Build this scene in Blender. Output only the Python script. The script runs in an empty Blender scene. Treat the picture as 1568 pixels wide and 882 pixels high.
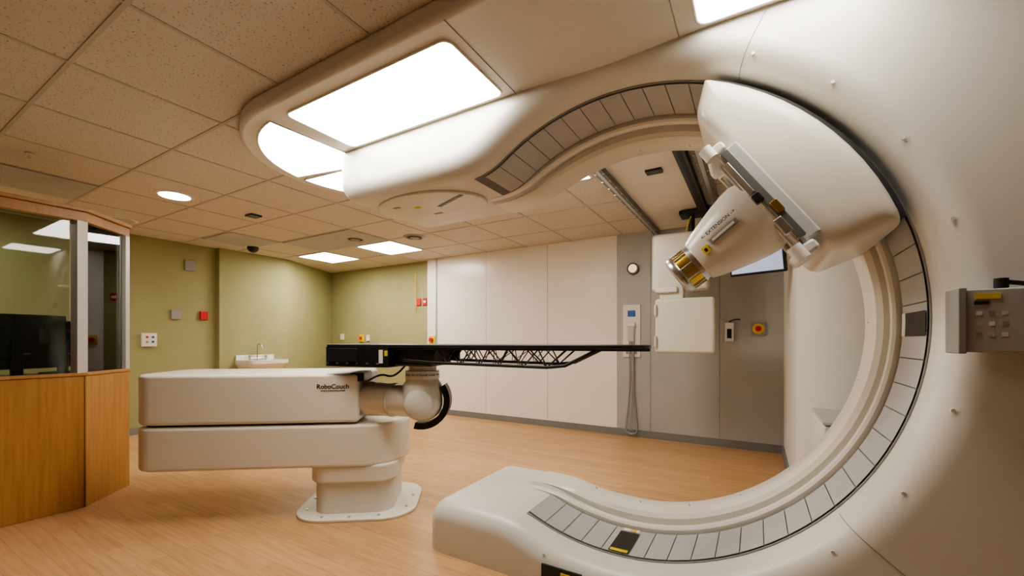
import bpy, bmesh, math, random
from mathutils import Vector, Matrix
random.seed(3)
S = bpy.context.scene
COL = S.collection

# ------------------------------------------------------------ materials
def new_mat(name):
    m = bpy.data.materials.new(name); m.use_nodes = True
    return m, m.node_tree, m.node_tree.nodes['Principled BSDF']

def pmat(name, col, rough=0.5, metal=0.0, var=0.04, scale=3.0, bump=0.0, bscale=200, coat=0.0):
    m, nt, b = new_mat(name)
    tc = nt.nodes.new('ShaderNodeTexCoord')
    n = nt.nodes.new('ShaderNodeTexNoise'); n.inputs['Scale'].default_value = scale
    n.inputs['Detail'].default_value = 4
    nt.links.new(tc.outputs['Object'], n.inputs['Vector'])
    r = nt.nodes.new('ShaderNodeValToRGB')
    r.color_ramp.elements[0].position = 0.3; r.color_ramp.elements[1].position = 0.7
    r.color_ramp.elements[0].color = tuple(c*(1-var) for c in col)+(1,)
    r.color_ramp.elements[1].color = tuple(min(1, c*(1+var)) for c in col)+(1,)
    nt.links.new(n.outputs['Fac'], r.inputs['Fac'])
    nt.links.new(r.outputs['Color'], b.inputs['Base Color'])
    b.inputs['Roughness'].default_value = rough
    b.inputs['Metallic'].default_value = metal
    b.inputs['Coat Weight'].default_value = coat
    b.inputs['Coat Roughness'].default_value = 0.15
    if bump > 0:
        n2 = nt.nodes.new('ShaderNodeTexNoise'); n2.inputs['Scale'].default_value = bscale
        nt.links.new(tc.outputs['Object'], n2.inputs['Vector'])
        bp = nt.nodes.new('ShaderNodeBump'); bp.inputs['Strength'].default_value = bump
        bp.inputs['Distance'].default_value = 0.002
        nt.links.new(n2.outputs['Fac'], bp.inputs['Height'])
        nt.links.new(bp.outputs['Normal'], b.inputs['Normal'])
    return m

def emat(name, col, s):
    m, nt, b = new_mat(name)
    b.inputs['Base Color'].default_value = (0.9, 0.9, 0.9, 1)
    b.inputs['Emission Color'].default_value = tuple(col)+(1,)
    b.inputs['Emission Strength'].default_value = s
    return m

cream = pmat('cream_enamel', (0.79, 0.75, 0.65), 0.33, var=0.015, scale=2, coat=0.25)
cream2 = pmat('cream_matte', (0.72, 0.685, 0.605), 0.5, var=0.02)
fascia_m = pmat('fascia_paint', (0.70, 0.68, 0.615), 0.38, var=0.015, scale=1.5, coat=0.15)
white = pmat('white_plastic', (0.82, 0.79, 0.73), 0.4, var=0.01)
whitewall = pmat('white_wall_panel', (0.88, 0.84, 0.78), 0.22, var=0.02, scale=1.0)
rightwall = pmat('right_wall_paint', (0.76, 0.74, 0.69), 0.6, var=0.02)
greywall = pmat('grey_wall_panel', (0.45, 0.45, 0.43), 0.45, var=0.05, scale=1.5)
green = pmat('olive_wall_paint', (0.35, 0.34, 0.165), 0.75, var=0.03, bump=0.1, bscale=300)
plain = pmat('plain_wall_paint', (0.38, 0.36, 0.32), 0.8, var=0.03)
basebd = pmat('baseboard_vinyl', (0.22, 0.22, 0.21), 0.5)
slat_m = pmat('track_slat', (0.46, 0.455, 0.445), 0.45, var=0.05, scale=6)
slat_bk = pmat('track_gap', (0.16, 0.16, 0.15), 0.6)
dark = pmat('dark_gap', (0.03, 0.03, 0.03), 0.6)
black = pmat('black_plastic', (0.012, 0.012, 0.012), 0.35)
carbon = pmat('carbon_fibre', (0.02, 0.02, 0.022), 0.3, var=0.3, scale=60)
steel = pmat('brushed_steel', (0.62, 0.61, 0.59), 0.28, 1.0, var=0.08, scale=30)
alu = pmat('aluminium', (0.62, 0.61, 0.59), 0.4, 0.5)
railgrey = pmat('rail_grey', (0.22, 0.22, 0.21), 0.4, 0.5)
brass = pmat('brass', (0.65, 0.46, 0.10), 0.22, 1.0, var=0.1, scale=20)
yellow = pmat('yellow_label', (0.75, 0.58, 0.02), 0.5)
red = pmat('red_plastic', (0.55, 0.02, 0.02), 0.4)
blue = pmat('blue_plastic', (0.03, 0.12, 0.4), 0.4)
grey = pmat('grey_plastic', (0.30, 0.30, 0.28), 0.5)
porcelain = pmat('porcelain', (0.85, 0.81, 0.75), 0.15, var=0.01)
lightgrey = pmat('light_grey_box', (0.55, 0.54, 0.52), 0.5)
boxgrey = pmat('control_box_grey', (0.45, 0.45, 0.44), 0.5)
screwm = pmat('screw_metal', (0.5, 0.48, 0.44), 0.4, 0.7)
gridm = pmat('ceiling_grid_paint', (0.52, 0.47, 0.41), 0.6)
LC = (1.0, 0.945, 0.86)
canopy_l = emat('canopy_diffuser', LC, 20)
canopy_r = emat('canopy_diffuser_side', LC, 13)
ceil_l = emat('troffer_diffuser', LC, 30)
down_l = emat('downlight_lens', LC, 16)
screen_l = emat('screen_blue', (0.03, 0.22, 0.6), 0.6)
amber_l = emat('amber_lamp', (1.0, 0.75, 0.3), 0.8)

def wood_mat():
    m, nt, b = new_mat('booth_wood')
    tc = nt.nodes.new('ShaderNodeTexCoord'); mp = nt.nodes.new('ShaderNodeMapping')
    mp.inputs['Scale'].default_value = (14, 14, 0.9)
    n = nt.nodes.new('ShaderNodeTexNoise'); n.inputs['Scale'].default_value = 2.5; n.inputs['Detail'].default_value = 8
    r = nt.nodes.new('ShaderNodeValToRGB')
    r.color_ramp.elements[0].position = 0.3; r.color_ramp.elements[1].position = 0.75
    r.color_ramp.elements[0].color = (0.36, 0.175, 0.055, 1); r.color_ramp.elements[1].color = (0.46, 0.245, 0.085, 1)
    nt.links.new(tc.outputs['Object'], mp.inputs['Vector']); nt.links.new(mp.outputs['Vector'], n.inputs['Vector'])
    nt.links.new(n.outputs['Fac'], r.inputs['Fac']); nt.links.new(r.outputs['Color'], b.inputs['Base Color'])
    b.inputs['Roughness'].default_value = 0.35
    return m
wood = wood_mat()

def floor_mat():
    m, nt, b = new_mat('floor_planks')
    tc = nt.nodes.new('ShaderNodeTexCoord')
    br = nt.nodes.new('ShaderNodeTexBrick')
    br.inputs['Scale'].default_value = 1.0
    br.inputs['Brick Width'].default_value = 1.1; br.inputs['Row Height'].default_value = 0.1
    br.inputs['Mortar Size'].default_value = 0.0012; br.offset = 0.37
    br.inputs['Color1'].default_value = (0.55, 0.325, 0.155, 1)
    br.inputs['Color2'].default_value = (0.635, 0.385, 0.195, 1)
    br.inputs['Mortar'].default_value = (0.40, 0.225, 0.10, 1)
    nt.links.new(tc.outputs['Object'], br.inputs['Vector'])
    mp = nt.nodes.new('ShaderNodeMapping'); mp.inputs['Scale'].default_value = (1.5, 22, 1)
    n = nt.nodes.new('ShaderNodeTexNoise'); n.inputs['Scale'].default_value = 2; n.inputs['Detail'].default_value = 7
    nt.links.new(tc.outputs['Object'], mp.inputs['Vector']); nt.links.new(mp.outputs['Vector'], n.inputs['Vector'])
    r = nt.nodes.new('ShaderNodeValToRGB')
    r.color_ramp.elements[0].position = 0.3; r.color_ramp.elements[1].position = 0.7
    r.color_ramp.elements[0].color = (0.78, 0.74, 0.68, 1); r.color_ramp.elements[1].color = (1, 1, 1, 1)
    mx = nt.nodes.new('ShaderNodeMix'); mx.data_type = 'RGBA'; mx.blend_type = 'MULTIPLY'
    mx.inputs[0].default_value = 1
    nt.links.new(n.outputs['Fac'], r.inputs['Fac'])
    nt.links.new(br.outputs['Color'], mx.inputs[6]); nt.links.new(r.outputs['Color'], mx.inputs[7])
    nt.links.new(mx.outputs[2], b.inputs['Base Color'])
    b.inputs['Roughness'].default_value = 0.38
    return m

def ceil_mat():
    m, nt, b = new_mat('ceiling_tile')
    tc = nt.nodes.new('ShaderNodeTexCoord')
    n = nt.nodes.new('ShaderNodeTexNoise'); n.inputs['Scale'].default_value = 85; n.inputs['Detail'].default_value = 3
    r = nt.nodes.new('ShaderNodeValToRGB'); r.color_ramp.interpolation = 'LINEAR'
    r.color_ramp.elements[0].position = 0.33; r.color_ramp.elements[1].position = 0.375
    r.color_ramp.elements[0].color = (0.32, 0.275, 0.23, 1); r.color_ramp.elements[1].color = (0.66, 0.605, 0.54, 1)
    nt.links.new(tc.outputs['Object'], n.inputs['Vector']); nt.links.new(n.outputs['Fac'], r.inputs['Fac'])
    nt.links.new(r.outputs['Color'], b.inputs['Base Color'])
    b.inputs['Roughness'].default_value = 0.9
    return m

def glass_mat():
    m, nt, b = new_mat('booth_glass')
    out = nt.nodes['Material Output']
    tr = nt.nodes.new('ShaderNodeBsdfTransparent'); tr.inputs['Color'].default_value = (0.70, 0.74, 0.70, 1)
    gl = nt.nodes.new('ShaderNodeBsdfGlossy'); gl.inputs['Roughness'].default_value = 0.02
    fr = nt.nodes.new('ShaderNodeFresnel'); fr.inputs['IOR'].default_value = 1.6
    mx = nt.nodes.new('ShaderNodeMixShader')
    nt.links.new(fr.outputs[0], mx.inputs[0]); nt.links.new(tr.outputs[0], mx.inputs[1]); nt.links.new(gl.outputs[0], mx.inputs[2])
    nt.links.new(mx.outputs[0], out.inputs['Surface'])
    return m
glass = glass_mat(); floorm = floor_mat(); ceilm = ceil_mat()

# ------------------------------------------------------------ helpers
def empty(name, loc=(0, 0, 0)):
    e = bpy.data.objects.new(name, None); e.empty_display_size = 0.2
    e.location = loc; COL.objects.link(e); return e

def fin(ob, mat, parent, smooth, bevel, seg=3, ang=40, clamp=True):
    if mat: ob.data.materials.append(mat)
    if smooth or bevel:
        for p in ob.data.polygons: p.use_smooth = True
        try: ob.data.set_sharp_from_angle(angle=math.radians(ang))
        except Exception: pass
    if bevel:
        md = ob.modifiers.new('bev', 'BEVEL'); md.width = bevel; md.segments = seg
        md.limit_method = 'ANGLE'; md.angle_limit = math.radians(ang)
        md.use_clamp_overlap = clamp; md.harden_normals = True
        a = ob.data.attributes.get('sharp_edge')
        if a: ob.data.attributes.remove(a)
    COL.objects.link(ob)
    if parent is not None:
        ob.parent = parent
        ob.matrix_parent_inverse = Matrix.Translation(-Vector(parent.location))
    return ob

def mesh(name, verts, faces, mat, parent=None, smooth=False, bevel=0, seg=3, ang=40, M=None, clamp=True, recalc=True):
    me = bpy.data.meshes.new(name)
    if M is not None: verts = [tuple(M @ Vector(v)) for v in verts]
    me.from_pydata([tuple(v) for v in verts], [], faces); me.update()
    if recalc:
        bm = bmesh.new(); bm.from_mesh(me); bmesh.ops.recalc_face_normals(bm, faces=bm.faces); bm.to_mesh(me); bm.free()
    ob = bpy.data.objects.new(name, me)
    return fin(ob, mat, parent, smooth, bevel, seg, ang, clamp)

def box(name, c, s, mat, parent=None, bevel=0, rz=0, M=None, seg=2):
    x, y, z = s[0]/2, s[1]/2, s[2]/2
    v = [(-x,-y,-z),(x,-y,-z),(x,y,-z),(-x,y,-z),(-x,-y,z),(x,-y,z),(x,y,z),(-x,y,z)]
    f = [(0,3,2,1),(4,5,6,7),(0,1,5,4),(1,2,6,5),(2,3,7,6),(3,0,4,7)]
    MM = Matrix.Translation(c) @ Matrix.Rotation(rz, 4, 'Z')
    if M is not None: MM = M @ MM
    return mesh(name, v, f, mat, parent, False, bevel, seg, M=MM)

def boxes(name, lst, mat, parent=None, M=None):
    V, F = [], []
    for (c, s) in lst:
        x, y, z = s[0]/2, s[1]/2, s[2]/2; b = len(V)
        V += [(c[0]+i, c[1]+j, c[2]+k) for i, j, k in [(-x,-y,-z),(x,-y,-z),(x,y,-z),(-x,y,-z),(-x,-y,z),(x,-y,z),(x,y,z),(-x,y,z)]]
        F += [tuple(b+q for q in f) for f in [(0,3,2,1),(4,5,6,7),(0,1,5,4),(1,2,6,5),(2,3,7,6),(3,0,4,7)]]
    return mesh(name, V, F, mat, parent, M=M)

def prism(name, pts, h0, h1, mat, parent=None, axis='z', bevel=0, seg=3, ang=40, M=None, clamp=True, smooth=True):
    n = len(pts); V = []
    for h in (h0, h1):
        for a, b in pts:
            V.append((a, b, h) if axis == 'z' else (a, h, b))
    F = [tuple(range(n)), tuple(range(2*n-1, n-1, -1))]
    F += [(i, (i+1) % n, n+(i+1) % n, n+i) for i in range(n)]
    return mesh(name, V, F, mat, parent, smooth, bevel, seg, ang, M, clamp)

def lathe(name, p0, p1, prof, mat, parent=None, n=32, M=None, ang=35):
    p0, p1 = Vector(p0), Vector(p1); d = (p1-p0).normalized()
    u = d.orthogonal().normalized(); w = d.cross(u)
    V, F = [], []
    for t, r in prof:
        for i in range(n):
            a = 2*math.pi*i/n
            V.append(p0+d*t+(u*math.cos(a)+w*math.sin(a))*r)
    for k in range(len(prof)-1):
        for i in range(n):
            j = (i+1) % n
            F.append((k*n+i, k*n+j, (k+1)*n+j, (k+1)*n+i))
    F.append(tuple(range(n-1, -1, -1))); F.append(tuple((len(prof)-1)*n+i for i in range(n)))
    return mesh(name, V, F, mat, parent, True, 0, ang=ang, M=M)

def cyl(name, p0, p1, r, mat, parent=None, r2=None, n=24, M=None):
    L = (Vector(p1)-Vector(p0)).length
    return lathe(name, p0, p1, [(0, r), (L, r if r2 is None else r2)], mat, parent, n, M)

def tube(name, pts, r, mat, parent=None, cyclic=False, res=6, nurbs=False):
    cu = bpy.data.curves.new(name, 'CURVE'); cu.dimensions = '3D'; cu.bevel_depth = r; cu.bevel_resolution = 3
    cu.resolution_u = res
    sp = cu.splines.new('NURBS' if nurbs else 'POLY'); sp.points.add(len(pts)-1)
    for i, p in enumerate(pts): sp.points[i].co = (p[0], p[1], p[2], 1)
    sp.use_cyclic_u = cyclic
    if nurbs: sp.use_endpoint_u = True; sp.order_u = 3
    cu.use_fill_caps = True
    ob = bpy.data.objects.new(name, cu); cu.materials.append(mat); COL.objects.link(ob)
    if parent is not None:
        ob.parent = parent; ob.matrix_parent_inverse = Matrix.Translation(-Vector(parent.location))
    return ob

def text(name, body, size, mat, M, parent):
    cu = bpy.data.curves.new(name, 'FONT'); cu.body = body; cu.size = size; cu.extrude = 0.0008
    cu.align_x = 'CENTER'; cu.align_y = 'CENTER'; cu.offset = size*0.012
    ob = bpy.data.objects.new(name, cu); cu.materials.append(mat); COL.objects.link(ob)
    ob.parent = parent; ob.matrix_parent_inverse = Matrix.Translation(-Vector(parent.location)); ob.matrix_basis = M
    return ob

def rrect(x0, x1, y0, y1, r, n=8):
    if not isinstance(r, (tuple, list)): r = (r,)*4
    P = []
    for (cx, cy, rr, a0) in [(x0+r[0], y0+r[0], r[0], 180), (x1-r[1], y0+r[1], r[1], 270), (x1-r[2], y1-r[2], r[2], 0), (x0+r[3], y1-r[3], r[3], 90)]:
        for i in range(n+1):
            a = math.radians(a0+90*i/n); P.append((cx+rr*math.cos(a), cy+rr*math.sin(a)))
    return P

# ------------------------------------------------------------ room shell
H = 2.95
box('floor', (-2.5, 2.0, -0.05), (12.4, 9.6, 0.1), floorm)
box('ceiling', (-2.5, 2.0, H+0.05), (12.4, 9.6, 0.1), ceilm)
gx = [-7.3+0.8*i for i in range(0, 11)]; gy = [-1.56+0.77*i for i in range(0, 11)]
boxes('trim_1', [((x, 2.0, H-0.002), (0.022, 8.6, 0.006)) for x in gx if x < 0.2 or x > 3] +
      [((-3.4, y, H-0.0025), (9.0, 0.022, 0.006)) for y in gy if y < 6.1], gridm)

box('wall_back', (-4.0, 6.25, H/2), (9.2, 0.1, H), green)
WP = empty('wall_back_white', (-3.6, 6.15, 0))
box('wall_core', (-3.615, 6.17, H/2), (3.73, 0.08, H), dark, WP)
for i, (a, b) in enumerate([(-5.48, -4.12), (-4.11, -2.925), (-2.915, -1.78)]):
    box('wall_panel_%d' % i, ((a+b)/2, 6.115, H/2), (b-a+0.004, 0.03, H-0.002), whitewall, WP, bevel=0.003)
GW = empty('wall_back_grey', (-0.75, 6.15, 0))
box('wall_core', (-0.74, 6.16, H/2), (2.06, 0.1, H), greywall, GW)
for i, (a, b) in enumerate([(-1.775, -1.30), (-1.295, -0.42), (-0.415, 0.29)]):
    box('steel_sheet_%d' % i, ((a+b)/2, 6.105, H/2), (b-a-0.001, 0.012, H-0.002), greywall, GW)
rv = []
for x in (-1.74, -1.33, -1.26, -0.45, -0.38, 0.25):
    for k in range(12): rv.append(((x, 6.097, 0.2+k*0.23), (0.014, 0.006, 0.014)))
boxes('rivets', rv, screwm, GW)

box('wall_left', (-7.95, 0.6, H/2), (0.1, 5.9, H), green)
box('wall_left.001', (-7.9, 4.13, H/2), (0.2, 1.17, H), green)
prism('wall_left.002', [(-7.8, 4.715), (-8.5, 6.2), (-8.6, 6.2), (-7.95, 4.715)], 0, H, green, smooth=False)
box('wall_front', (-2.5, -2.45, H/2), (11.2, 0.1, H), plain)
box('wall_right', (3.05, 0.0, H/2), (0.1, 5.0, H), plain)
pts = [(0.29, 6.1), (0.29, 4.3)]
for i in range(9):
    a = math.radians(180+90*i/8)
    pts.append((0.29+0.70+0.70*math.cos(a), 4.3+0.45*math.sin(a)))
pts.append((1.15, 3.85))
out = [(x+0.06, y+0.05) for x, y in pts]
prism('wall_right.001', pts+out[::-1], 0, H, rightwall)
boxes('baseboard_back', [((-3.6, 6.09, 0.05), (3.76, 0.02, 0.1)), ((-0.74, 6.085, 0.05), (2.04, 0.02, 0.1)), ((-7.0, 6.19, 0.05), (2.9, 0.02, 0.1))], basebd)
boxes('baseboard_left', [((-7.89, 0.6, 0.05), (0.02, 5.9, 0.1)), ((-7.79, 4.13, 0.05), (0.02, 1.17, 0.1))], basebd)
boxes('baseboard_right', [((0.28, 5.2, 0.05), (0.02, 1.75, 0.1))], basebd)

# ------------------------------------------------------------ gantry
CX, CZ, R = -0.693, 1.493, 1.305
YF, YB = 2.12, 3.05
G = empty('proton_therapy_gantry', (CX, 2.5, 0))
def cp(a, r=R):
    a = math.radians(a); return (CX+r*math.cos(a), CZ+r*math.sin(a))
def bez(p0, p1, p2, n=8):
    return [((1-t)**2*p0[0]+2*t*(1-t)*p1[0]+t*t*p2[0], (1-t)**2*p0[1]+2*t*(1-t)*p1[1]+t*t*p2[1]) for t in [i/n for i in range(n+1)]]
topbez = bez(cp(123), (-1.55, 2.48), (-1.80, 2.48))
inner = bez((-1.46, 0.33), (-1.29, 0.33), cp(-111)) + [cp(a) for a in range(-108, 122, 3)] + topbez
XL, XH = -1.93, -2.86
corner = [(XL+0.15-0.15*math.cos(math.radians(t)), 0.33-0.15+0.15*math.sin(math.radians(t))) for t in range(0, 91, 10)]
hcorner = [(XH+0.15-0.15*math.sin(math.radians(t)), 2.48+0.15-0.15*math.cos(math.radians(t))) for t in range(0, 91, 10)]
hpath = [(XL, 0.0), (XL, 0.1)] + corner + inner + [(-2.2, 2.48), (-2.6, 2.48)] + hcorner + [(XH, 2.75), (XH, 2.93)]
def pnorm(path, i):
    a = Vector(path[max(i-1, 0)]); b = Vector(path[min(i+1, len(path)-1)])
    t = (b-a).normalized(); return Vector((-t[1], t[0]))
BV = 0.12; V, F = [], []
n = len(hpath)
for i, p in enumerate(hpath):
    nr = pnorm(hpath, i); p = Vector(p)
    q = p-nr*BV
    if q.x < CX and q.y < CZ: o = Vector((max(q.x, XL+BV), 0))
    elif q.x < CX: o = Vector((max(q.x, XH+BV), 2.93))
    else:
        d = (p-Vector((CX, CZ))); ts = []
        if d.x > 1e-6: ts.append((2.98-CX)/d.x)
        if d.y > 1e-6: ts.append((2.93-CZ)/d.y)
        if d.y < -1e-6: ts.append((0-CZ)/d.y)
        o = Vector((CX, CZ))+d*min(ts)
    row = [(o.x, YF, o.y), (q.x, YF, q.y)]
    for k in range(1, 9):
        th = math.radians(90*k/8); ofs = BV*(1-math.sin(th)); yy = YF+BV*1.1*(1-math.cos(th))
        w = p-nr*ofs; row.append((w.x, yy, w.y))
    row += [(p.x, 2.5, p.y), (p.x, YB, p.y), (o.x, YB, o.y)]
    V += row; m = len(row)
for i in range(n-1):
    for k in range(m-1):
        F.append((i*m+k, i*m+k+1, (i+1)*m+k+1, (i+1)*m+k))
mesh('ring_housing', V, F, fascia_m, G, True, 0, ang=50)
vs, fs = [], []
tops = [i for i in range(n) if abs(V[i*m][2]-2.93) < 1e-5 and V[i*m][0] > 0]
rights = [i for i in range(n) if abs(V[i*m][0]-2.98) < 1e-5]
bots = [i for i in range(n) if abs(V[i*m][2]) < 1e-5 and V[i*m][0] > 0]
for (a, b, c) in ((V[min(tops)*m], V[max(rights)*m], (2.98, YF, 2.93)), (V[max(bots)*m], V[min(rights)*m], (2.98, YF, 0.0))):
    k = len(vs); vs += [a, b, c]; fs.append((k, k+1, k+2))
mesh('fascia_corner', vs, fs, fascia_m, G)

def sweep(name, path, sec, mat, taper=0):
    V, F = [], []; n = len(path); m = len(sec)
    for i in range(n):
        p = Vector(path[i]); nrm = pnorm(path, i)
        f = 1.0
        if taper:
            e = min(i, n-1-i)/taper; e = min(1, e); f = e*e*(3-2*e)
        for o, y in sec:
            q = p+nrm*(o*f if o > 0 else o); V.append((q[0], y, q[1]))
    for i in range(n-1):
        for k in range(m):
            l = (k+1) % m
            F.append((i*m+k, i*m+l, (i+1)*m+l, (i+1)*m+k))
    F.append(tuple(range(m))); F.append(tuple((n-1)*m+k for k in range(m)))
    return mesh(name, V, F, mat, G, True, 0, ang=30)
dense = [Vector(cp(-115.0+0.45*k)) for k in range(int(238/0.45)+1)] + [Vector(p) for p in bez(cp(123), (-1.55, 2.48), (-1.80, 2.48), 40)[1:28]]
trackpath = [tuple(p) for p in dense[::3]]+[tuple(dense[-1])]
sweep('track_bed', trackpath, [(-0.01, 2.315), (0.004, 2.315), (0.004, 2.67), (-0.01, 2.67)], slat_bk)
sweep('track_rim', trackpath, [(-0.01, 2.306), (0.006, 2.306), (0.006, 2.313), (-0.01, 2.313)], grey)
sweep('inner_lip', inner, [(-0.02, 2.67), (0.03, 2.67), (0.042, 2.68), (0.042, 2.72), (0.03, 2.73), (-0.02, 2.73)], cream, 12)
sweep('inner_groove', inner, [(-0.02, 2.73), (0.012, 2.73), (0.012, 2.80), (-0.02, 2.80)], lightgrey, 12)
sweep('rear_lip', inner, [(-0.02, 2.80), (0.05, 2.80), (0.075, 2.82), (0.085, 2.87), (0.085, 3.02), (0.06, 3.07), (-0.02, 3.07)], cream, 14)
cum = [0.0]
for i in range(1, len(dense)): cum.append(cum[-1]+(dense[i]-dense[i-1]).length)
def at(s):
    s = min(max(s, 0), cum[-1])
    lo = 1
    for i in range(1, len(cum)):
        if cum[i] >= s: lo = i; break
    t = (s-cum[lo-1])/max(1e-9, cum[lo]-cum[lo-1])
    p = dense[lo-1].lerp(dense[lo], t); d = (dense[lo]-dense[lo-1]).normalized()
    return p+Vector((-d[1], d[0]))*0.010
V2, F2 = [], []
pitch = 0.122; s = 0.004
while s+pitch < cum[-1]+0.02:
    b = len(V2); k = 4
    for j in range(k+1):
        p = at(s+(pitch-0.005)*j/k)
        for y in (2.325, 2.655): V2.append((p[0], y, p[1]))
    for j in range(k): F2.append((b+2*j, b+2*j+1, b+2*j+3, b+2*j+2))
    s += pitch
mesh('track_slats', V2, F2, slat_m, G, True)
def arcplate(name, a0, a1, y0, y1, rr, mat):
    V, F = [], []; k = 4
    for j in range(k+1):
        for y in (y0, y1):
            x, z = cp(a0+(a1-a0)*j/k, rr); V.append((x, y, z))
    for j in range(k): F.append((2*j, 2*j+1, 2*j+3, 2*j+2))
    mesh(name, V, F, mat, G, True)
arcplate('track_window', -3.4, 1.3, 2.33, 2.60, R-0.014, black)
arcplate('track_window_label', -3.4, 1.3, 2.60, 2.65, R-0.014, white)
arcplate('track_window_low', -91.8, -86.6, 2.33, 2.60, R-0.014, black)
arcplate('track_label_low', -91.4, -87, 2.61, 2.65, R-0.016, white)
arcplate('track_label_low_y', -89.4, -87.8, 2.615, 2.645, R-0.018, yellow)
arcplate('track_label_low2', -91.4, -87, 2.33, 2.36, R-0.018, yellow)
for i, aa in enumerate(range(-105, 120, 15)):
    x, z = cp(aa, R-0.088)
    if not 10 < aa < 75: cyl('lip_screw_%d' % i, (x, 2.94, z), (x+0.001, 2.94, z+0.001), 0.009, screwm, G, n=12)
    x, z = cp(aa, R+0.055)
    if z < 2.8: cyl('rim_screw_%d' % i, (x, 2.137, z), (x, 2.129, z), 0.007, cream2, G, n=12)
def seam(name, a_deg, r1):
    P = []
    for k in range(0, 9):
        th = math.radians(90*k/8)
        x, z = cp(a_deg, R+BV*(1-math.sin(th))); P.append((x, YF+BV*1.1*(1-math.cos(th))-0.0005, z))
    P = P[::-1]
    x, z = cp(a_deg, r1); P.append((x, YF-0.0005, z))
    tube(name, P, 0.0018, grey, G)
seam('fascia_seam', -40, R+0.7)
seam('fascia_seam_top', 61.5, R+0.22)
box('plinth_vent', (-0.93, YF-0.002, 0.07), (0.24, 0.01, 0.13), dark, G)
box('plinth_vent_label', (-0.88, YF-0.010, 0.105), (0.10, 0.006, 0.02), yellow, G)
box('plinth_step', (0.30, YF-0.08, 0.14), (0.36, 0.2, 0.28), lightgrey, G, bevel=0.02)
cyl('plinth_badge', (XL, 2.30, 0.20), (XL-0.005, 2.30, 0.20), 0.02, black, G, n=16)

ell = [(-2.27+0.50*math.cos(2*math.pi*i/64), 2.58+0.33*math.sin(2*math.pi*i/64)) for i in range(64)]
prism('hood_cap', ell, 2.462, 2.50, fascia_m, G, bevel=0.015, seg=4, ang=50)
box('hood_slot', (-2.02, 2.50, 2.461), (0.03, 0.34, 0.004), black, G, rz=1.2)
box('hood_label', (-2.35, 2.50, 2.461), (0.06, 0.03, 0.003), yellow, G)
box('hood_label_2', (-2.5, 2.42, 2.461), (0.06, 0.03, 0.003), grey, G)
box('hood_label_3', (-2.3, 2.7, 2.461), (0.08, 0.03, 0.003), grey, G)

# canopy with light diffusers
K = empty('illuminated_ceiling_canopy', (-2.0, 2.0, 2.9))
kx, ky, kr = -2.72, 2.37, 0.92
cpts = [(2.98, 1.45), (kx, 1.45)]
cpts += [(kx+kr*math.cos(math.radians(t)), ky+kr*math.sin(math.radians(t))) for t in range(264, 108, -6)]
cpts += [(-2.6, 2.98), (-1.9, 2.98), (-1.9, 2.4), (2.98, 2.4)]
prism('canopy_shell', cpts, 2.85, 2.96, fascia_m, K, bevel=0.03, seg=4, ang=50)
def frame_panel(nm, P, lm, z=2.85):
    prism(nm, P, z-0.006, z-0.001, lm, K)
    tube(nm+'_frame', [(p[0], p[1], z-0.003) for p in P], 0.007, cream, K, cyclic=True)
frame_panel('diffuser_main', rrect(-2.61, -1.28, 1.56, 2.09, 0.05, 4), canopy_l)
frame_panel('diffuser_right', rrect(-0.235, 0.45, 1.56, 2.09, 0.05, 4), canopy_r)
def wedge(a0, a1, r0, r1):
    P = []
    P += [(kx+r1*math.cos(math.radians(a0+(a1-a0)*i/14)), ky-0.01+r1*math.sin(math.radians(a0+(a1-a0)*i/14))) for i in range(15)]
    P += [(kx+r0*math.cos(math.radians(a1+(a0-a1)*i/4)), ky-0.01+r0*math.sin(math.radians(a1+(a0-a1)*i/4))) for i in range(5)]
    return P
frame_panel('diffuser_wedge', wedge(266, 190, 0.20, 0.80), canopy_l)
frame_panel('diffuser_wedge_small', wedge(185, 138, 0.26, 0.80), canopy_l)
for i, x in enumerate((-1.22, -0.32)):
    tube('canopy_seam_%d' % i, [(x, 1.47, 2.8495), (x, YF, 2.8495)], 0.003, grey, K)

# treatment head ------------------------------------------------------
def frame(deg, y):
    a = math.radians(deg)
    ax = Vector((math.cos(a), 0, math.sin(a))); pz = Vector((-math.sin(a), 0, math.cos(a)))
    return Matrix(((ax.x, 0, pz.x, CX), (0, 1, 0, y), (ax.z, 0, pz.z, CZ), (0, 0, 0, 1)))
MC = frame(42.5, 0)
NH = empty('treatment_head', (CX+0.8, 2.45, CZ+0.7))
RO = 1.252
cov = [(0.89, -0.45), (1.12, -0.535)]
cov += [(RO*math.cos(math.radians(t)), RO*math.sin(math.radians(t))) for t in range(-24, 25, 4)]
cov += [(1.13, 0.53), (0.98, 0.43)]
def inset(P, k, c=(1.05, 0.0)):
    return [(c[0]+(x-c[0])*k, c[1]+(y-c[1])*(1-(1-k)*0.45)) for x, y in P]
def roundpoly(P, r, n=5):
    out = []
    m = len(P)
    for i in range(m):
        a, b, c = Vector(P[i-1]), Vector(P[i]), Vector(P[(i+1) % m])
        d1, d2 = (a-b), (c-b)
        if d1.angle(d2) > math.radians(165): out.append(tuple(b)); continue
        rr = min(r, d1.length*0.45, d2.length*0.45)
        p0 = b+d1.normalized()*rr; p2 = b+d2.normalized()*rr
        out += [tuple(((1-t)**2)*p0+2*t*(1-t)*b+t*t*p2) for t in [j/n for j in range(n+1)]]
    return out
rc = roundpoly(cov, 0.06)
layers = [(2.125, 0.45), (2.127, 0.62), (2.133, 0.76), (2.147, 0.87), (2.17, 0.945), (2.20, 0.985), (2.24, 1.0), (2.86, 1.0)]
Vc, Fc = [], []; nc = len(rc)
for y, k in layers: Vc += [(x, y, z) for x, z in inset(rc, k)]
for q in range(len(layers)-1):
    for i in range(nc):
        j = (i+1) % nc; Fc.append((q*nc+i, q*nc+j, (q+1)*nc+j, (q+1)*nc+i))
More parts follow.
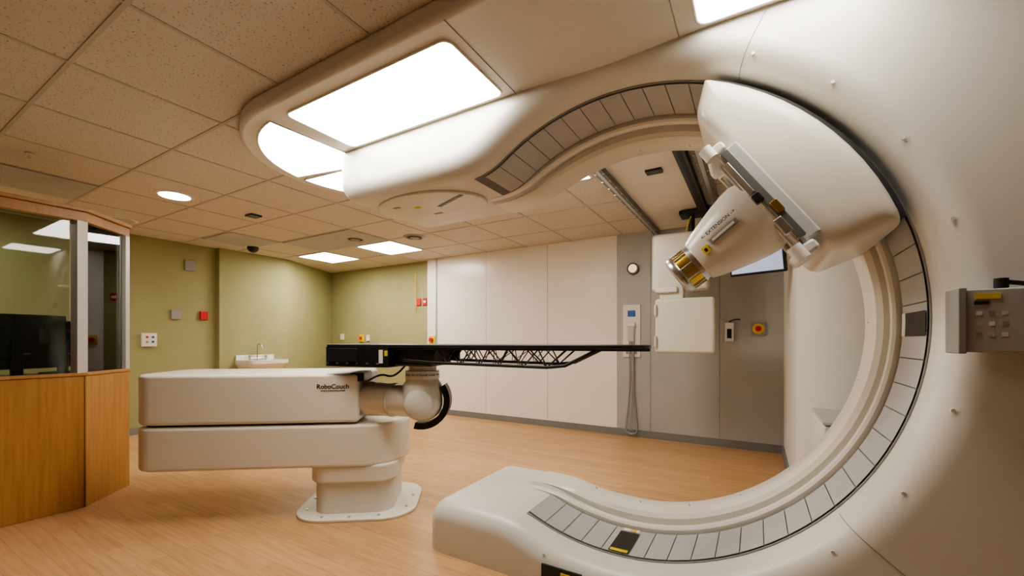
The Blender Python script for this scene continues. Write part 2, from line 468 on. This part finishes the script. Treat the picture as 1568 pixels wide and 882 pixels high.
Fc.append(tuple(range(nc))); Fc.append(tuple((len(layers)-1)*nc+i for i in range(nc)))
mesh('head_cover', Vc, Fc, cream, NH, True, 0, ang=60, M=MC)
prism('head_cover_gap', [((RO+0.004)*math.cos(math.radians(t)), (RO+0.004)*math.sin(math.radians(t))) for t in range(-24, 25, 4)] + [((RO+0.02)*math.cos(math.radians(t)), (RO+0.02)*math.sin(math.radians(t))) for t in range(24, -25, -4)], 2.22, 2.30, dark, NH, axis='y', M=MC)
MR = frame(35, 0)
box('carriage_plate', (0.925, 2.30, 0.03), (0.07, 0.40, 0.54), lightgrey, NH, bevel=0.01, M=MR)
for i, y in enumerate((2.10, 2.24, 2.44)):
    cyl('carriage_rail_%d' % i, (0.875, y, -0.26), (0.875, y, 0.31), 0.013, steel, NH, M=MR)
box('rail_beam', (0.89, 2.075, 0.03), (0.035, 0.03, 0.50), railgrey, NH, bevel=0.004, M=MR)
box('rail_beam_silver', (0.862, 2.075, 0.14), (0.026, 0.035, 0.18), steel, NH, bevel=0.004, M=MR)
box('rail_block_top', (0.872, 2.21, 0.315), (0.085, 0.28, 0.05), white, NH, bevel=0.015, M=MR)
box('rail_block_bottom', (0.872, 2.21, -0.27), (0.09, 0.28, 0.05), white, NH, bevel=0.015, M=MR)
cyl('clamp_top', (0.84, 2.06, 0.285), (0.84, 2.06, 0.345), 0.028, white, NH, M=MR)
cyl('clamp_bottom', (0.84, 2.06, -0.235), (0.84, 2.06, -0.30), 0.028, white, NH, M=MR)
box('rail_clip', (0.865, 2.065, 0.02), (0.035, 0.035, 0.045), black, NH, bevel=0.006, M=MR)
box('rail_clip_2', (0.865, 2.065, -0.14), (0.035, 0.035, 0.08), steel, NH, bevel=0.006, M=MR)
box('rail_clip_3', (0.895, 2.056, -0.06), (0.03, 0.02, 0.06), brass, NH, bevel=0.004, M=MR)
def loft(name, secs, mat, parent, M, n=40, e=0.6):
    V, F = [], []
    for (ax, ry, rz, cy, cz) in secs:
        for i in range(n):
            t = 2*math.pi*i/n; c, s = math.cos(t), math.sin(t)
            V.append((ax, cy+ry*math.copysign(abs(c)**e, c), cz+rz*math.copysign(abs(s)**e, s)))
    for k in range(len(secs)-1):
        for i in range(n):
            j = (i+1) % n; F.append((k*n+i, k*n+j, (k+1)*n+j, (k+1)*n+i))
    F.append(tuple(range(n))); F.append(tuple((len(secs)-1)*n+i for i in range(n)))
    return mesh(name, V, F, mat, parent, True, 0, ang=40, M=M)
YN = 2.38
NM = frame(36.5, 0)
loft('nozzle_body', [(0.535, 0.10, 0.10, YN, 0), (0.54, 0.113, 0.113, YN, 0), (0.59, 0.131, 0.134, YN, 0), (0.66, 0.148, 0.154, YN, 0), (0.73, 0.166, 0.174, YN, 0), (0.80, 0.178, 0.19, YN, 0), (0.85, 0.18, 0.195, YN, 0), (0.90, 0.165, 0.18, YN, 0)], cream, NH, NM, e=0.85)
lathe('nozzle_collar', (0.55, YN, 0), (0.45, YN, 0), [(0, 0.104), (0.012, 0.108), (0.012, 0.102), (0.03, 0.102), (0.03, 0.108), (0.04, 0.108)], steel, NH, M=NM)
lathe('nozzle_brass', (0.52, YN, 0), (0.41, YN, 0), [(0, 0.099), (0.075, 0.099)], brass, NH, M=NM)
lathe('nozzle_tip', (0.445, YN, 0), (0.39, YN, 0), [(0, 0.102), (0.008, 0.107), (0.03, 0.107), (0.035, 0.104), (0.045, 0.085), (0.045, 0.06), (0.02, 0.05)], steel, NH, M=NM)
for i in range(10):
    t = 2*math.pi*i/10
    cyl('nozzle_rod_%d' % i, (0.445, YN+0.104*math.cos(t), 0.104*math.sin(t)), (0.515, YN+0.104*math.cos(t), 0.104*math.sin(t)), 0.004, steel, NH, n=8, M=NM)
TL = math.radians(-14)
Mt = NM @ Matrix.Translation((0.70, YN-0.166, 0.052)) @ Matrix.Rotation(TL, 4, 'Z') @ Matrix.Rotation(math.radians(90), 4, 'X')
text('extension_text', '<- EXTENSION ->', 0.024, black, Mt, NH)
ML = NM @ Matrix.Translation((0.70, YN-0.164, 0.010)) @ Matrix.Rotation(TL, 4, 'Z')
box('extension_slot', (0, 0, 0), (0.15, 0.008, 0.028), grey, NH, bevel=0.002, M=ML)
box('extension_slot_inner', (0, -0.004, 0), (0.12, 0.004, 0.012), white, NH, M=ML)
box('nozzle_warning', (-0.11, 0.003, -0.015), (0.032, 0.006, 0.038), yellow, NH, M=ML)
box('nozzle_warning_mark', (-0.11, -0.001, -0.015), (0.013, 0.002, 0.016), black, NH, M=ML)

# ------------------------------------------------------------ robotic couch
ARM = empty('robotic_treatment_couch', (-2.95, 2.45, 0))
MA = Matrix.Translation((-4.13, 1.59, 0)) @ Matrix.Rotation(math.atan2(0.589, 0.808), 4, 'Z')
prism('lower_arm', rrect(-0.15, 1.86, -0.35, 0.35, (0.16, 0.34, 0.34, 0.16), 10), 0.40, 0.735, cream, ARM, bevel=0.028, seg=5, ang=50, M=MA)
prism('arm_joint', rrect(-0.11, 1.3, -0.31, 0.31, (0.14, 0.2, 0.2, 0.14), 8), 0.73, 0.76, dark, ARM, M=MA)
prism('upper_arm', rrect(-0.15, 1.52, -0.35, 0.35, (0.16, 0.03, 0.03, 0.16), 10), 0.75, 1.135, cream, ARM, bevel=0.028, seg=5, ang=50, M=MA)
prism('arm_end_plate', rrect(1.40, 1.535, -0.30, 0.30, 0.02), 0.80, 1.12, grey, ARM, bevel=0.01, M=MA)
prism('arm_top_bracket', rrect(1.45, 1.56, -0.34, -0.05, 0.02), 1.07, 1.14, black, ARM, bevel=0.01, M=MA)
Mtx = MA @ Matrix.Translation((1.33, -0.352, 1.035)) @ Matrix.Rotation(math.radians(90), 4, 'X')
text('arm_logo', 'RoboCouch', 0.05, black, Mtx, ARM)
Mtx = MA @ Matrix.Translation((1.33, -0.352, 1.003)) @ Matrix.Rotation(math.radians(90), 4, 'X')
text('arm_logo_sub', 'PATIENT POSITIONING SYSTEM', 0.013, black, Mtx, ARM)
prism('column_collar', rrect(1.12, 1.80, -0.33, 0.33, 0.15, 8), 0.27, 0.41, cream, ARM, bevel=0.02, M=MA)
prism('column', rrect(1.15, 1.77, -0.30, 0.30, 0.13, 8), 0.01, 0.28, cream2, ARM, bevel=0.01, M=MA)
prism('base_plate', rrect(1.0, 1.95, -0.42, 0.42, 0.26, 10), 0.0, 0.022, cream, ARM, bevel=0.006, M=MA)
for i, (s, nn) in enumerate([(1.08, -0.2), (1.25, -0.36), (1.46, -0.38), (1.68, -0.36), (1.87, -0.2), (1.89, 0.05), (1.06, 0.05)]):
    p = MA @ Vector((s, nn, 0.02)); cyl('base_bolt_%d' % i, p, p+Vector((0, 0, 0.01)), 0.012, steel, ARM, n=8)
E0 = Vector((-2.86, 2.34, 0.92)); E1 = Vector((-2.26, 2.46, 0.915)); L = (E1-E0).length
lathe('elbow_tube', E0-(E1-E0)*0.05, E1, [(0, 0.145), (0.05, 0.15), (0.05, 0.158), (0.085, 0.158), (0.085, 0.14), (0.12, 0.142), (0.30, 0.135), (0.42, 0.128), (L, 0.125)], cream, ARM)
lathe('elbow_band', E0+(E1-E0)*0.55, E1, [(0, 0.137), (0.02, 0.137)], cream2, ARM)
bm = bmesh.new(); bmesh.ops.create_uvsphere(bm, u_segments=32, v_segments=20, radius=0.158)
me = bpy.data.meshes.new('wrist_ball'); bm.to_mesh(me); bm.free()
me.transform(Matrix.Translation(E1) @ Matrix.Scale(0.95, 4, (0, 0, 1)))
fin(bpy.data.objects.new('wrist_ball', me), cream, ARM, True, 0)
lathe('wrist_post', (E1.x, E1.y, 0.95), (E1.x, E1.y, 1.25), [(0, 0.155), (0.10, 0.15), (0.13, 0.13), (0.15, 0.125), (0.15, 0.132), (0.175, 0.132), (0.175, 0.115), (0.19, 0.115), (0.19, 0.13), (0.21, 0.13), (0.21, 0.11), (0.26, 0.11)], cream, ARM)
for k in range(12):
    t = 2*math.pi*k/12
    cyl('wrist_bolt_%d' % k, (E1.x+0.128*math.cos(t), E1.y+0.128*math.sin(t), 1.12), (E1.x+0.128*math.cos(t), E1.y+0.128*math.sin(t), 1.135), 0.008, steel, ARM, n=8)
arc = []
for i in range(17):
    t = math.radians(-105+140*i/16)
    arc.append(Vector((E1.x, E1.y, 0.93)) + Vector((0.862, 0.506, 0))*0.205*math.cos(t) + Vector((0, 0, 1))*0.205*math.sin(t))
V, F = [], []
for i, p in enumerate(arc):
    o = (p-Vector((E1.x, E1.y, 0.93))).normalized(); dpt = Vector((-0.506, 0.862, 0))
    for (q, w) in ((-0.03, -0.06), (0.018, -0.06), (0.018, 0.06), (-0.03, 0.06)):
        V.append(p+o*q+dpt*w)
for i in range(16):
    for k in range(4): F.append((i*4+k, i*4+(k+1) % 4, (i+1)*4+(k+1) % 4, (i+1)*4+k))
F.append((0, 1, 2, 3)); F.append((64, 65, 66, 67))
mesh('cable_guide', V, F, black, ARM, True)
lathe('wrist_disc', E1-Vector((-0.506, 0.862, 0))*0.12, E1-Vector((-0.506, 0.862, 0))*0.2, [(0, 0.115), (0.035, 0.108), (0.045, 0.09)], cream2, ARM)
tube('wrist_cable', [(-2.62, 2.2, 1.06), (-2.5, 2.24, 1.15), (-2.4, 2.3, 1.1), (-2.33, 2.34, 1.2)], 0.008, black, ARM, nurbs=True)

MT = Matrix.Translation((-3.0, 2.3, 0)) @ Matrix.Rotation(math.atan2(0.2276, 0.974), 4, 'Z')
box('table_module', (0.32, 0, 1.270), (0.56, 0.50, 0.155), black, ARM, bevel=0.008, M=MT)
box('module_cover', (0.19, 0, 1.285), (0.28, 0.515, 0.10), carbon, ARM, bevel=0.004, M=MT)
boxes('module_bolts', [((0.07+0.09*k, -0.262, 1.222), (0.02, 0.006, 0.01)) for k in range(6)], steel, ARM, M=MT)
box('module_label', (0.545, -0.256, 1.275), (0.03, 0.008, 0.10), white, ARM, M=MT)
box('module_label_2', (0.59, -0.256, 1.30), (0.022, 0.008, 0.04), yellow, ARM, M=MT)
box('mount_block', (0.74, 0, 1.265), (0.36, 0.34, 0.13), black, ARM, bevel=0.02, M=MT)
lathe('mount_ring', MT @ Vector((0.76, 0, 1.20)), MT @ Vector((0.76, 0, 1.3)), [(0, 0.13), (0.03, 0.13)], black, ARM)
tp = [(0.05, -0.25), (2.1, -0.25), (2.36, -0.20), (2.44, -0.12), (2.46, 0), (2.44, 0.12), (2.36, 0.20), (2.1, 0.25), (0.05, 0.25)]
prism('table_top', tp, 1.340, 1.366, carbon, ARM, bevel=0.006, seg=2, M=MT)
box('table_spine', (1.5, 0, 1.335), (1.9, 0.30, 0.02), carbon, ARM, bevel=0.004, M=MT)
def strut(nm, pts, r=0.008):
    tube(nm, [MT @ Vector(p) for p in pts], r, black, ARM)
for side, q in (('near', -0.22), ('far', 0.22)):
    strut('truss_top_'+side, [(0.62, q, 1.335), (2.12, q, 1.337)], 0.010)
    strut('truss_low_'+side, [(0.72, q, 1.25), (0.95, q, 1.235), (1.80, q, 1.217), (1.92, q, 1.23), (2.12, q, 1.33)], 0.012)
    zz = [(0.92, 1.24), (1.00, 1.335), (1.07, 1.235), (1.13, 1.335), (1.19, 1.23), (1.24, 1.335), (1.33, 1.228), (1.38, 1.335), (1.47, 1.225), (1.53, 1.335), (1.64, 1.222), (1.74, 1.335), (1.80, 1.218), (1.93, 1.335)]
    strut('truss_web_'+side, [(s, q, z) for s, z in zz], 0.008)
    zz = [(1.03, 1.235), (1.10, 1.335), (1.16, 1.232), (1.28, 1.335), (1.30, 1.23), (1.43, 1.335), (1.42, 1.226), (1.58, 1.335), (1.60, 1.222), (1.68, 1.335), (1.80, 1.218)]
    strut('truss_cross_'+side, [(s, q, z) for s, z in zz], 0.006)
    box('truss_gusset_'+side, (0.83, q, 1.29), (0.28, 0.012, 0.09), black, ARM, M=MT)

# ------------------------------------------------------------ control booth
B = empty('control_booth', (-5.2, 0.6, 0))
plan_o = [(-4.85, -2.38), (-4.85, 1.20), (-5.21, 1.59), (-5.6, 1.62)]
def band(nm, z0, z1, th, mat, out=0.0, bevel=0.004):
    o = [(x+out*0.9, y+out*0.4) for x, y in plan_o]
    inn = [None]*4
    inn[0] = (plan_o[0][0]-th, plan_o[0][1]); inn[1] = (plan_o[1][0]-th, plan_o[1][1]-0.4*th)
    inn[2] = (plan_o[2][0]-0.4*th, plan_o[2][1]-th); inn[3] = (plan_o[3][0], plan_o[3][1]-th)
    prism(nm, o+inn[::-1], z0, z1, mat, B, bevel=bevel, smooth=False)
band('wood_base', 0.0, 1.10, 0.10, wood)
band('wood_cap', 1.10, 1.125, 0.14, wood, 0.012)
band('header', 2.39, 2.47, 0.14, wood, 0.0)
band('header_cap', 2.47, 2.50, 0.18, wood, 0.03)
box('panel_gap', (-4.8485, 1.19, 0.55), (0.003, 0.004, 1.1), dark, B)
for i, (x, y, w, rz) in enumerate([(-4.88, 1.165, 0.075, 0.35), (-5.21, 1.55, 0.06, 0.8), (-4.88, -0.6, 0.06, 0)]):
    box('post_%d' % i, (x, y, 1.757), (w, w, 1.27), alu, B, bevel=0.004, rz=rz)
box('end_post', (-5.275, 1.575, 1.757), (0.05, 0.05, 1.27), wood, B, bevel=0.004)
box('glass_side', (-4.89, 0.28, 1.757), (0.01, 1.66, 1.26), glass, B)
box('glass_side_rear', (-4.89, -1.5, 1.757), (0.01, 1.7, 1.26), glass, B)
dx, dy = -5.21+4.89, 1.55-1.17
box('glass_chamfer', ((-5.21-4.89)/2, (1.55+1.17)/2, 1.757), (math.hypot(dx, dy)-0.07, 0.01, 1.26), glass, B, rz=math.atan2(dy, dx))
box('desk', (-5.35, 0.2, 1.075), (0.66, 2.2, 0.04), wood, B, bevel=0.005)
box('desk_leg', (-5.6, -0.85, 0.53), (0.08, 0.08, 1.06), wood, B)
box('desk_leg_2', (-5.6, 1.1, 0.53), (0.08, 0.08, 1.06), wood, B)
def monitor(nm, x, y, w, h, rz):
    e = empty(nm, (x, y, 1.096))
    M = Matrix.Translation((x, y, 0)) @ Matrix.Rotation(rz, 4, 'Z')
    z0 = 1.16
    box('casing', (0, 0, z0+h/2), (0.035, w, h), black, e, bevel=0.008, M=M)
    box('bulge', (0.03, 0, z0+h/2), (0.04, w*0.55, h*0.6), black, e, bevel=0.015, M=M)
    box('screen', (-0.019, 0, z0+h/2), (0.002, w*0.93, h*0.88), dark, e, M=M)
    box('stand_neck', (0.055, 0, z0+h*0.2), (0.03, 0.07, h*0.7), black, e, bevel=0.005, M=M)
    box('stand_foot', (0.02, 0, 1.106), (0.22, 0.26, 0.02), black, e, bevel=0.006, M=M)
    box('rear_label', (0.052, 0.05, z0+h*0.28), (0.002, 0.06, 0.012), grey, e, M=M)
monitor('computer_monitor', -5.20, 0.86, 0.62, 0.45, 0.15)
monitor('computer_monitor', -5.45, 1.22, 0.38, 0.41, -0.7)

# ------------------------------------------------------------ sink
SK = empty('wall_mounted_sink', (-7.55, 4.1, 0.9))
sp = rrect(-7.80, -7.26, 3.78, 4.46, (0.02, 0.1, 0.1, 0.02), 6)
Vs, Fs = [], []
n = len(sp)
def scaled(P, k, cx=-7.62, cy=4.12): return [(cx+(x-cx)*k, cy+(y-cy)*k) for x, y in P]
rings = [(sp, 0.99), (scaled(sp, 1.0), 1.05), (scaled(sp, 0.82, -7.5), 1.05), (scaled(sp, 0.7, -7.5), 0.93), (scaled(sp, 0.3, -7.5), 0.90)]
bot = [(sp, 0.99), (scaled(sp, 0.85, -7.8), 0.90), (scaled(sp, 0.5, -7.8), 0.82)]
allr = bot[::-1]+rings[1:]
for P, z in allr: Vs += [(x, y, z) for x, y in P]
for k in range(len(allr)-1):
    for i in range(n):
        j = (i+1) % n; Fs.append((k*n+i, k*n+j, (k+1)*n+j, (k+1)*n+i))
Fs.append(tuple(range(n))); Fs.append(tuple((len(allr)-1)*n+i for i in range(n)))
mesh('basin', Vs, Fs, porcelain, SK, True)
box('backsplash', (-7.785, 4.12, 1.07), (0.03, 0.66, 0.12), porcelain, SK, bevel=0.01)
tube('faucet', [(-7.72, 4.12, 1.03), (-7.72, 4.12, 1.25), (-7.70, 4.12, 1.31), (-7.64, 4.12, 1.33), (-7.58, 4.12, 1.30), (-7.57, 4.12, 1.24)], 0.013, steel, SK, nurbs=True)
for i, y in enumerate((3.98, 4.26)):
    cyl('tap_%d' % i, (-7.70, y, 1.04), (-7.70, y, 1.12), 0.02, steel, SK)
    box('tap_lever_%d' % i, (-7.68, y, 1.13), (0.10, 0.02, 0.012), steel, SK)
box('tap_bridge', (-7.70, 4.12, 1.065), (0.04, 0.30, 0.03), steel, SK, bevel=0.008)
tube('drain_pipe', [(-7.62, 4.12, 0.83), (-7.62, 4.12, 0.7), (-7.79, 4.12, 0.66)], 0.02, steel, SK)

def wallbox(nm, c, s, mat, extra=()):
    e = empty(nm, c); box('plate', c, s, mat, e, bevel=0.004)
    for i, (cc, ss, mm) in enumerate(extra): box('detail_%d' % i, cc, ss, mm, e)
    return e
wallbox('wall_speaker', (-7.885, 3.16, 2.60), (0.03, 0.14, 0.17), grey)
wallbox('wall_switch_plate', (-7.885, 2.97, 1.80), (0.03, 0.13, 0.15), grey)
wallbox('fire_alarm', (-7.88, 3.35, 1.80), (0.04, 0.11, 0.14), red)
wallbox('control_panel', (-7.88, 2.63, 1.40), (0.04, 0.18, 0.20), white, [((-7.858, 2.60, 1.44), (0.006, 0.03, 0.03), red), ((-7.858, 2.67, 1.44), (0.006, 0.03, 0.03), blue), ((-7.858, 2.60, 1.37), (0.006, 0.03, 0.03), grey), ((-7.858, 2.67, 1.37), (0.006, 0.03, 0.03), blue)])
wallbox('light_switch', (-8.10, 6.185, 1.47), (0.10, 0.03, 0.13), white)
wallbox('door_release_button', (-7.45, 6.185, 1.44), (0.14, 0.03, 0.16), yellow, [((-7.45, 6.16, 1.44), (0.06, 0.03, 0.06), red)])
wallbox('light_switch', (-7.25, 6.185, 1.44), (0.09, 0.03, 0.13), white)
e = wallbox('emergency_stop_button', (-5.33, 6.075, 1.40), (0.15, 0.04, 0.15), yellow)
cyl('knob', (-5.33, 6.055, 1.40), (-5.33, 6.01, 1.40), 0.04, red, e)
e = empty('conduit_pipe', (-5.25, 6.08, 1.4))
tube('pipe', [(-5.25, 6.085, 1.30), (-5.25, 6.085, 2.94)], 0.014, alu, e)
for k in range(4): box('strap_%d' % k, (-5.25, 6.092, 1.5+0.4*k), (0.06, 0.014, 0.02), alu, e)
e = empty('barrier_chain', (-5.85, 6.1, 2.3))
tube('chain', [(-5.85, 6.17, 2.72), (-5.86, 6.17, 2.4), (-5.83, 6.17, 2.1), (-5.86, 6.17, 1.95)], 0.008, yellow, e)
wallbox('warning_sign', (-5.62, 6.185, 2.15), (0.10, 0.02, 0.14), red, [((-5.62, 6.172, 2.15), (0.06, 0.006, 0.04), white)])
wallbox('warning_sign', (-5.78, 6.185, 2.15), (0.10, 0.02, 0.14), red)

# grey wall equipment
e = empty('warning_lamp', (-1.54, 6.08, 2.43))
cyl('bezel', (-1.54, 6.099, 2.43), (-1.54, 6.06, 2.43), 0.085, black, e); cyl('lens', (-1.54, 6.06, 2.43), (-1.54, 6.045, 2.43), 0.06, amber_l, e)
e = empty('wall_intercom_panel', (-1.55, 6.09, 1.5))
box('plate', (-1.56, 6.085, 1.53), (0.25, 0.028, 0.76), white, e, bevel=0.006)
box('screen', (-1.56, 6.068, 1.78), (0.11, 0.008, 0.09), blue, e)
box('handset', (-1.56, 6.045, 1.50), (0.10, 0.05, 0.26), lightgrey, e, bevel=0.015)
box('handset_cap', (-1.56, 6.035, 1.62), (0.13, 0.06, 0.06), white, e, bevel=0.015)
for i in range(3): box('key_%d' % i, (-1.62+i*0.06, 6.067, 1.22), (0.035, 0.008, 0.05), grey, e)
tube('cord', [(-1.58, 6.03, 1.38), (-1.57, 6.04, 0.9), (-1.60, 6.04, 0.4), (-1.65, 6.03, 0.08), (-1.55, 6.02, 0.04), (-1.45, 6.03, 0.08), (-1.50, 6.04, 0.4), (-1.54, 6.04, 0.9), (-1.53, 6.03, 1.38)], 0.010, grey, e, nurbs=True)
tube('cord_2', [(-1.55, 6.03, 1.38), (-1.55, 6.04, 0.9), (-1.54, 6.04, 0.4), (-1.59, 6.03, 0.12), (-1.50, 6.02, 0.10), (-1.53, 6.04, 0.5), (-1.52, 6.03, 1.38)], 0.008, grey, e, nurbs=True)
e = wallbox('hand_pendant_holder', (-0.30, 6.05, 1.50), (0.10, 0.08, 0.24), white, [((-0.30, 6.005, 1.48), (0.05, 0.01, 0.12), black)])
tube('pendant_cable', [(-0.30, 6.02, 1.63), (-0.25, 6.0, 1.67), (-0.18, 6.06, 1.66)], 0.008, black, e, nurbs=True)
e = wallbox('emergency_off_switch', (0.02, 6.075, 1.54), (0.16, 0.04, 0.16), grey)
cyl('collar', (0.02, 6.055, 1.54), (0.02, 6.045, 1.54), 0.065, yellow, e); cyl('knob', (0.02, 6.045, 1.54), (0.02, 6.015, 1.54), 0.035, red, e)

e = empty('equipment_cabinet', (0.55, 3.4, 0))
box('cabinet_body', (0.63, 3.42, 0.44), (0.56, 0.60, 0.88), rightwall, e, bevel=0.015)
box('cabinet_top', (0.63, 3.42, 0.895), (0.57, 0.61, 0.02), lightgrey, e, bevel=0.004)

e = empty('ceiling_hung_monitor', (0.0, 4.6, 2.3))
Mm = Matrix.Translation((0.0, 4.7, 2.20)) @ Matrix.Rotation(math.radians(-20), 4, 'Z') @ Matrix.Rotation(math.radians(14), 4, 'X')
box('bezel', (0, 0, 0), (0.50, 0.05, 0.32), black, e, bevel=0.006, M=Mm)
box('screen', (0, -0.027, 0), (0.46, 0.004, 0.27), screen_l, e, M=Mm)
cyl('pole', (0.0, 4.76, 2.3), (0.0, 4.76, H), 0.02, alu, e)

# ------------------------------------------------------------ ceiling rails + imager
CR = empty('ceiling_mounted_xray_imager', (-0.75, 5.1, 2.9))
for i, (x, w, m_) in enumerate([(-1.21, 0.09, railgrey), (-0.53, 0.09, black), (-0.40, 0.09, railgrey)]):
    box('rail_%d' % i, (x, 4.58, H-0.035), (w, 2.96, 0.07), m_, CR, bevel=0.004)
    box('rail_slot_%d' % i, (x, 4.58, H-0.072), (w*0.35, 2.94, 0.006), steel if i != 1 else dark, CR)
boxes('rail_bolts', [((x, 3.2+0.2*k, H-0.073), (0.018, 0.018, 0.008)) for x in (-1.245, -1.175, -0.435, -0.365) for k in range(14)], screwm, CR)
box('ceiling_pan', (-0.87, 4.58, H-0.01), (0.60, 2.96, 0.012), white, CR)
box('ceiling_sensor', (-0.80, 3.9, H-0.025), (0.14, 0.10, 0.02), black, CR)
box('carriage', (-0.62, 5.35, H-0.055), (0.34, 0.24, 0.05), black, CR, bevel=0.008)
cyl('carriage_stem', (-0.66, 5.32, H-0.06), (-0.66, 5.32, 2.6), 0.035, black, CR)
box('upper_housing', (-0.78, 5.28, 2.32), (0.62, 0.22, 0.68), cream, CR, bevel=0.04, seg=4)
box('column', (-0.85, 5.14, 1.95), (0.26, 0.12, 0.34), cream, CR, bevel=0.02)
box('hinge_block', (-0.90, 5.10, 1.98), (0.24, 0.14, 0.07), white, CR, bevel=0.015)
box('detector_panel', (-0.70, 5.02, 1.56), (0.62, 0.10, 0.62), cream, CR, bevel=0.03, seg=4)
box('detector_handle_top', (-1.0, 5.0, 1.74), (0.03, 0.13, 0.13), cream2, CR, bevel=0.012)
box('detector_handle_low', (-1.0, 5.0, 1.38), (0.03, 0.13, 0.13), cream2, CR, bevel=0.012)
tube('imager_cable', [(-0.70, 5.2, 2.66), (-0.68, 5.15, 2.75), (-0.66, 5.25, 2.84)], 0.009, yellow, CR, nurbs=True)

# ------------------------------------------------------------ ceiling fixtures
def troffer(x0, x1, y0, y1):
    e = empty('ceiling_light_panel', ((x0+x1)/2, (y0+y1)/2, H))
    box('diffuser', ((x0+x1)/2, (y0+y1)/2, H-0.008), (x1-x0-0.05, y1-y0-0.05, 0.008), ceil_l, e)
    boxes('frame', [((x0+0.012, (y0+y1)/2, H-0.01), (0.026, y1-y0, 0.016)), ((x1-0.012, (y0+y1)/2, H-0.01), (0.026, y1-y0, 0.016)),
                    (((x0+x1)/2, y0+0.012, H-0.01), (x1-x0, 0.026, 0.016)), (((x0+x1)/2, y1-0.012, H-0.01), (x1-x0, 0.026, 0.016))], white, e)
troffer(-5.7, -4.9, 4.60, 5.37)
troffer(-7.3, -6.5, 4.60, 5.37)
troffer(-2.1, -1.33, 3.06, 3.80)
troffer(-7.3, -6.5, -0.02, 0.75)  # extra panel out of view, added to help light the room
def downlight(x, y, lit=True):
    e = empty('recessed_downlight', (x, y, H))
    lathe('trim_ring', (x, y, H), (x, y, H-0.02), [(0, 0.17), (0.006, 0.17), (0.012, 0.15)], white, e)
    cyl('lens', (x, y, H-0.012), (x, y, H-0.016), 0.135, down_l if lit else lightgrey, e)
downlight(-5.37, 2.01); downlight(-7.05, 2.07, False)
def vent(x, y):
    e = empty('round_air_diffuser', (x, y, H))
    for i, r in enumerate((0.17, 0.125, 0.08)):
        lathe('ring_%d' % i, (x, y, H-0.002-0.006*i), (x, y, H-0.05), [(0, r), (0.012, r-0.02)], grey if i % 2 == 0 else dark, e)
vent(-5.3, 4.28); vent(-4.43, 4.65)
def grille(x0, x1, y0, y1):
    e = empty('ceiling_air_grille', ((x0+x1)/2, (y0+y1)/2, H))
    box('backing', ((x0+x1)/2, (y0+y1)/2, H-0.005), (x1-x0, y1-y0, 0.006), basebd, e)
    n = 18
    boxes('louvres', [((x0+(i+0.5)*(x1-x0)/n, (y0+y1)/2, H-0.011), ((x1-x0)/n*0.7, y1-y0-0.03, 0.008)) for i in range(n)], lightgrey, e)
grille(-6.5, -5.7, 0.76, 1.51); grille(-7.3, -6.5, 3.07, 3.82); grille(-5.7, -4.9, 3.84, 4.59); grille(-6.5, -5.7, 3.84, 4.59)
e = empty('security_camera_dome', (-7.1, 3.72, H))
cyl('mount', (-7.1, 3.72, H), (-7.1, 3.72, H-0.035), 0.11, white, e)
bm = bmesh.new(); bmesh.ops.create_uvsphere(bm, u_segments=24, v_segments=14, radius=0.085)
me = bpy.data.meshes.new('dome'); bm.to_mesh(me); bm.free(); me.transform(Matrix.Translation((-7.1, 3.72, H-0.04)))
fin(bpy.data.objects.new('dome', me), black, e, True, 0)
e = empty('ceiling_speaker', (-5.39, 2.83, H)); box('casing', (-5.39, 2.83, H-0.012), (0.15, 0.13, 0.02), black, e, bevel=0.004)
e = empty('fire_sprinkler', (-5.2, 0.95, H))
cyl('escutcheon', (-5.2, 0.95, H), (-5.2, 0.95, H-0.01), 0.03, steel, e); cyl('head', (-5.2, 0.95, H), (-5.2, 0.95, H-0.05), 0.008, steel, e)

# box on the fascia at right
e = empty('wall_control_box', (0.76, 2.05, 1.47))
box('casing', (0.77, 2.065, 1.465), (0.34, 0.10, 0.215), boxgrey, e, bevel=0.006)
box('side_channel', (0.605, 2.055, 1.465), (0.022, 0.115, 0.225), grey, e, bevel=0.004)
box('warning_label', (0.67, 2.013, 1.547), (0.06, 0.004, 0.018), yellow, e)
box('screen', (0.655, 2.013, 1.525), (0.035, 0.004, 0.012), dark, e)
for i in range(3):
    for j in range(3):
        box('label_%d%d' % (i, j), (0.65+0.03*i, 2.0145, 1.49-0.036*j), (0.014, 0.002, 0.014), [white, grey, lightgrey][(i+2*j) % 3], e)
cyl('plug', (0.72, 2.07, 1.57), (0.72, 2.07, 1.61), 0.018, black, e)
tube('cable', [(0.72, 2.07, 1.60), (0.76, 2.06, 1.59), (0.84, 2.06, 1.575), (0.95, 2.05, 1.54)], 0.008, black, e, nurbs=True)

# ------------------------------------------------------------ world + camera
w = bpy.data.worlds.new('World'); S.world = w; w.use_nodes = True
w.node_tree.nodes['Background'].inputs[0].default_value = (0.5, 0.45, 0.4, 1)
w.node_tree.nodes['Background'].inputs[1].default_value = 0.1
try: S.view_settings.look = 'AgX - Medium High Contrast'
except Exception: pass
cam = bpy.data.cameras.new('camera'); co = bpy.data.objects.new('camera', cam); COL.objects.link(co)
cam.sensor_width = 36; cam.lens = 650/1600*36; cam.shift_y = 81/1600; cam.clip_start = 0.02
co.location = (0, 0, 1.4); co.rotation_euler = (math.radians(90), 0, math.radians(30.44))
S.camera = co
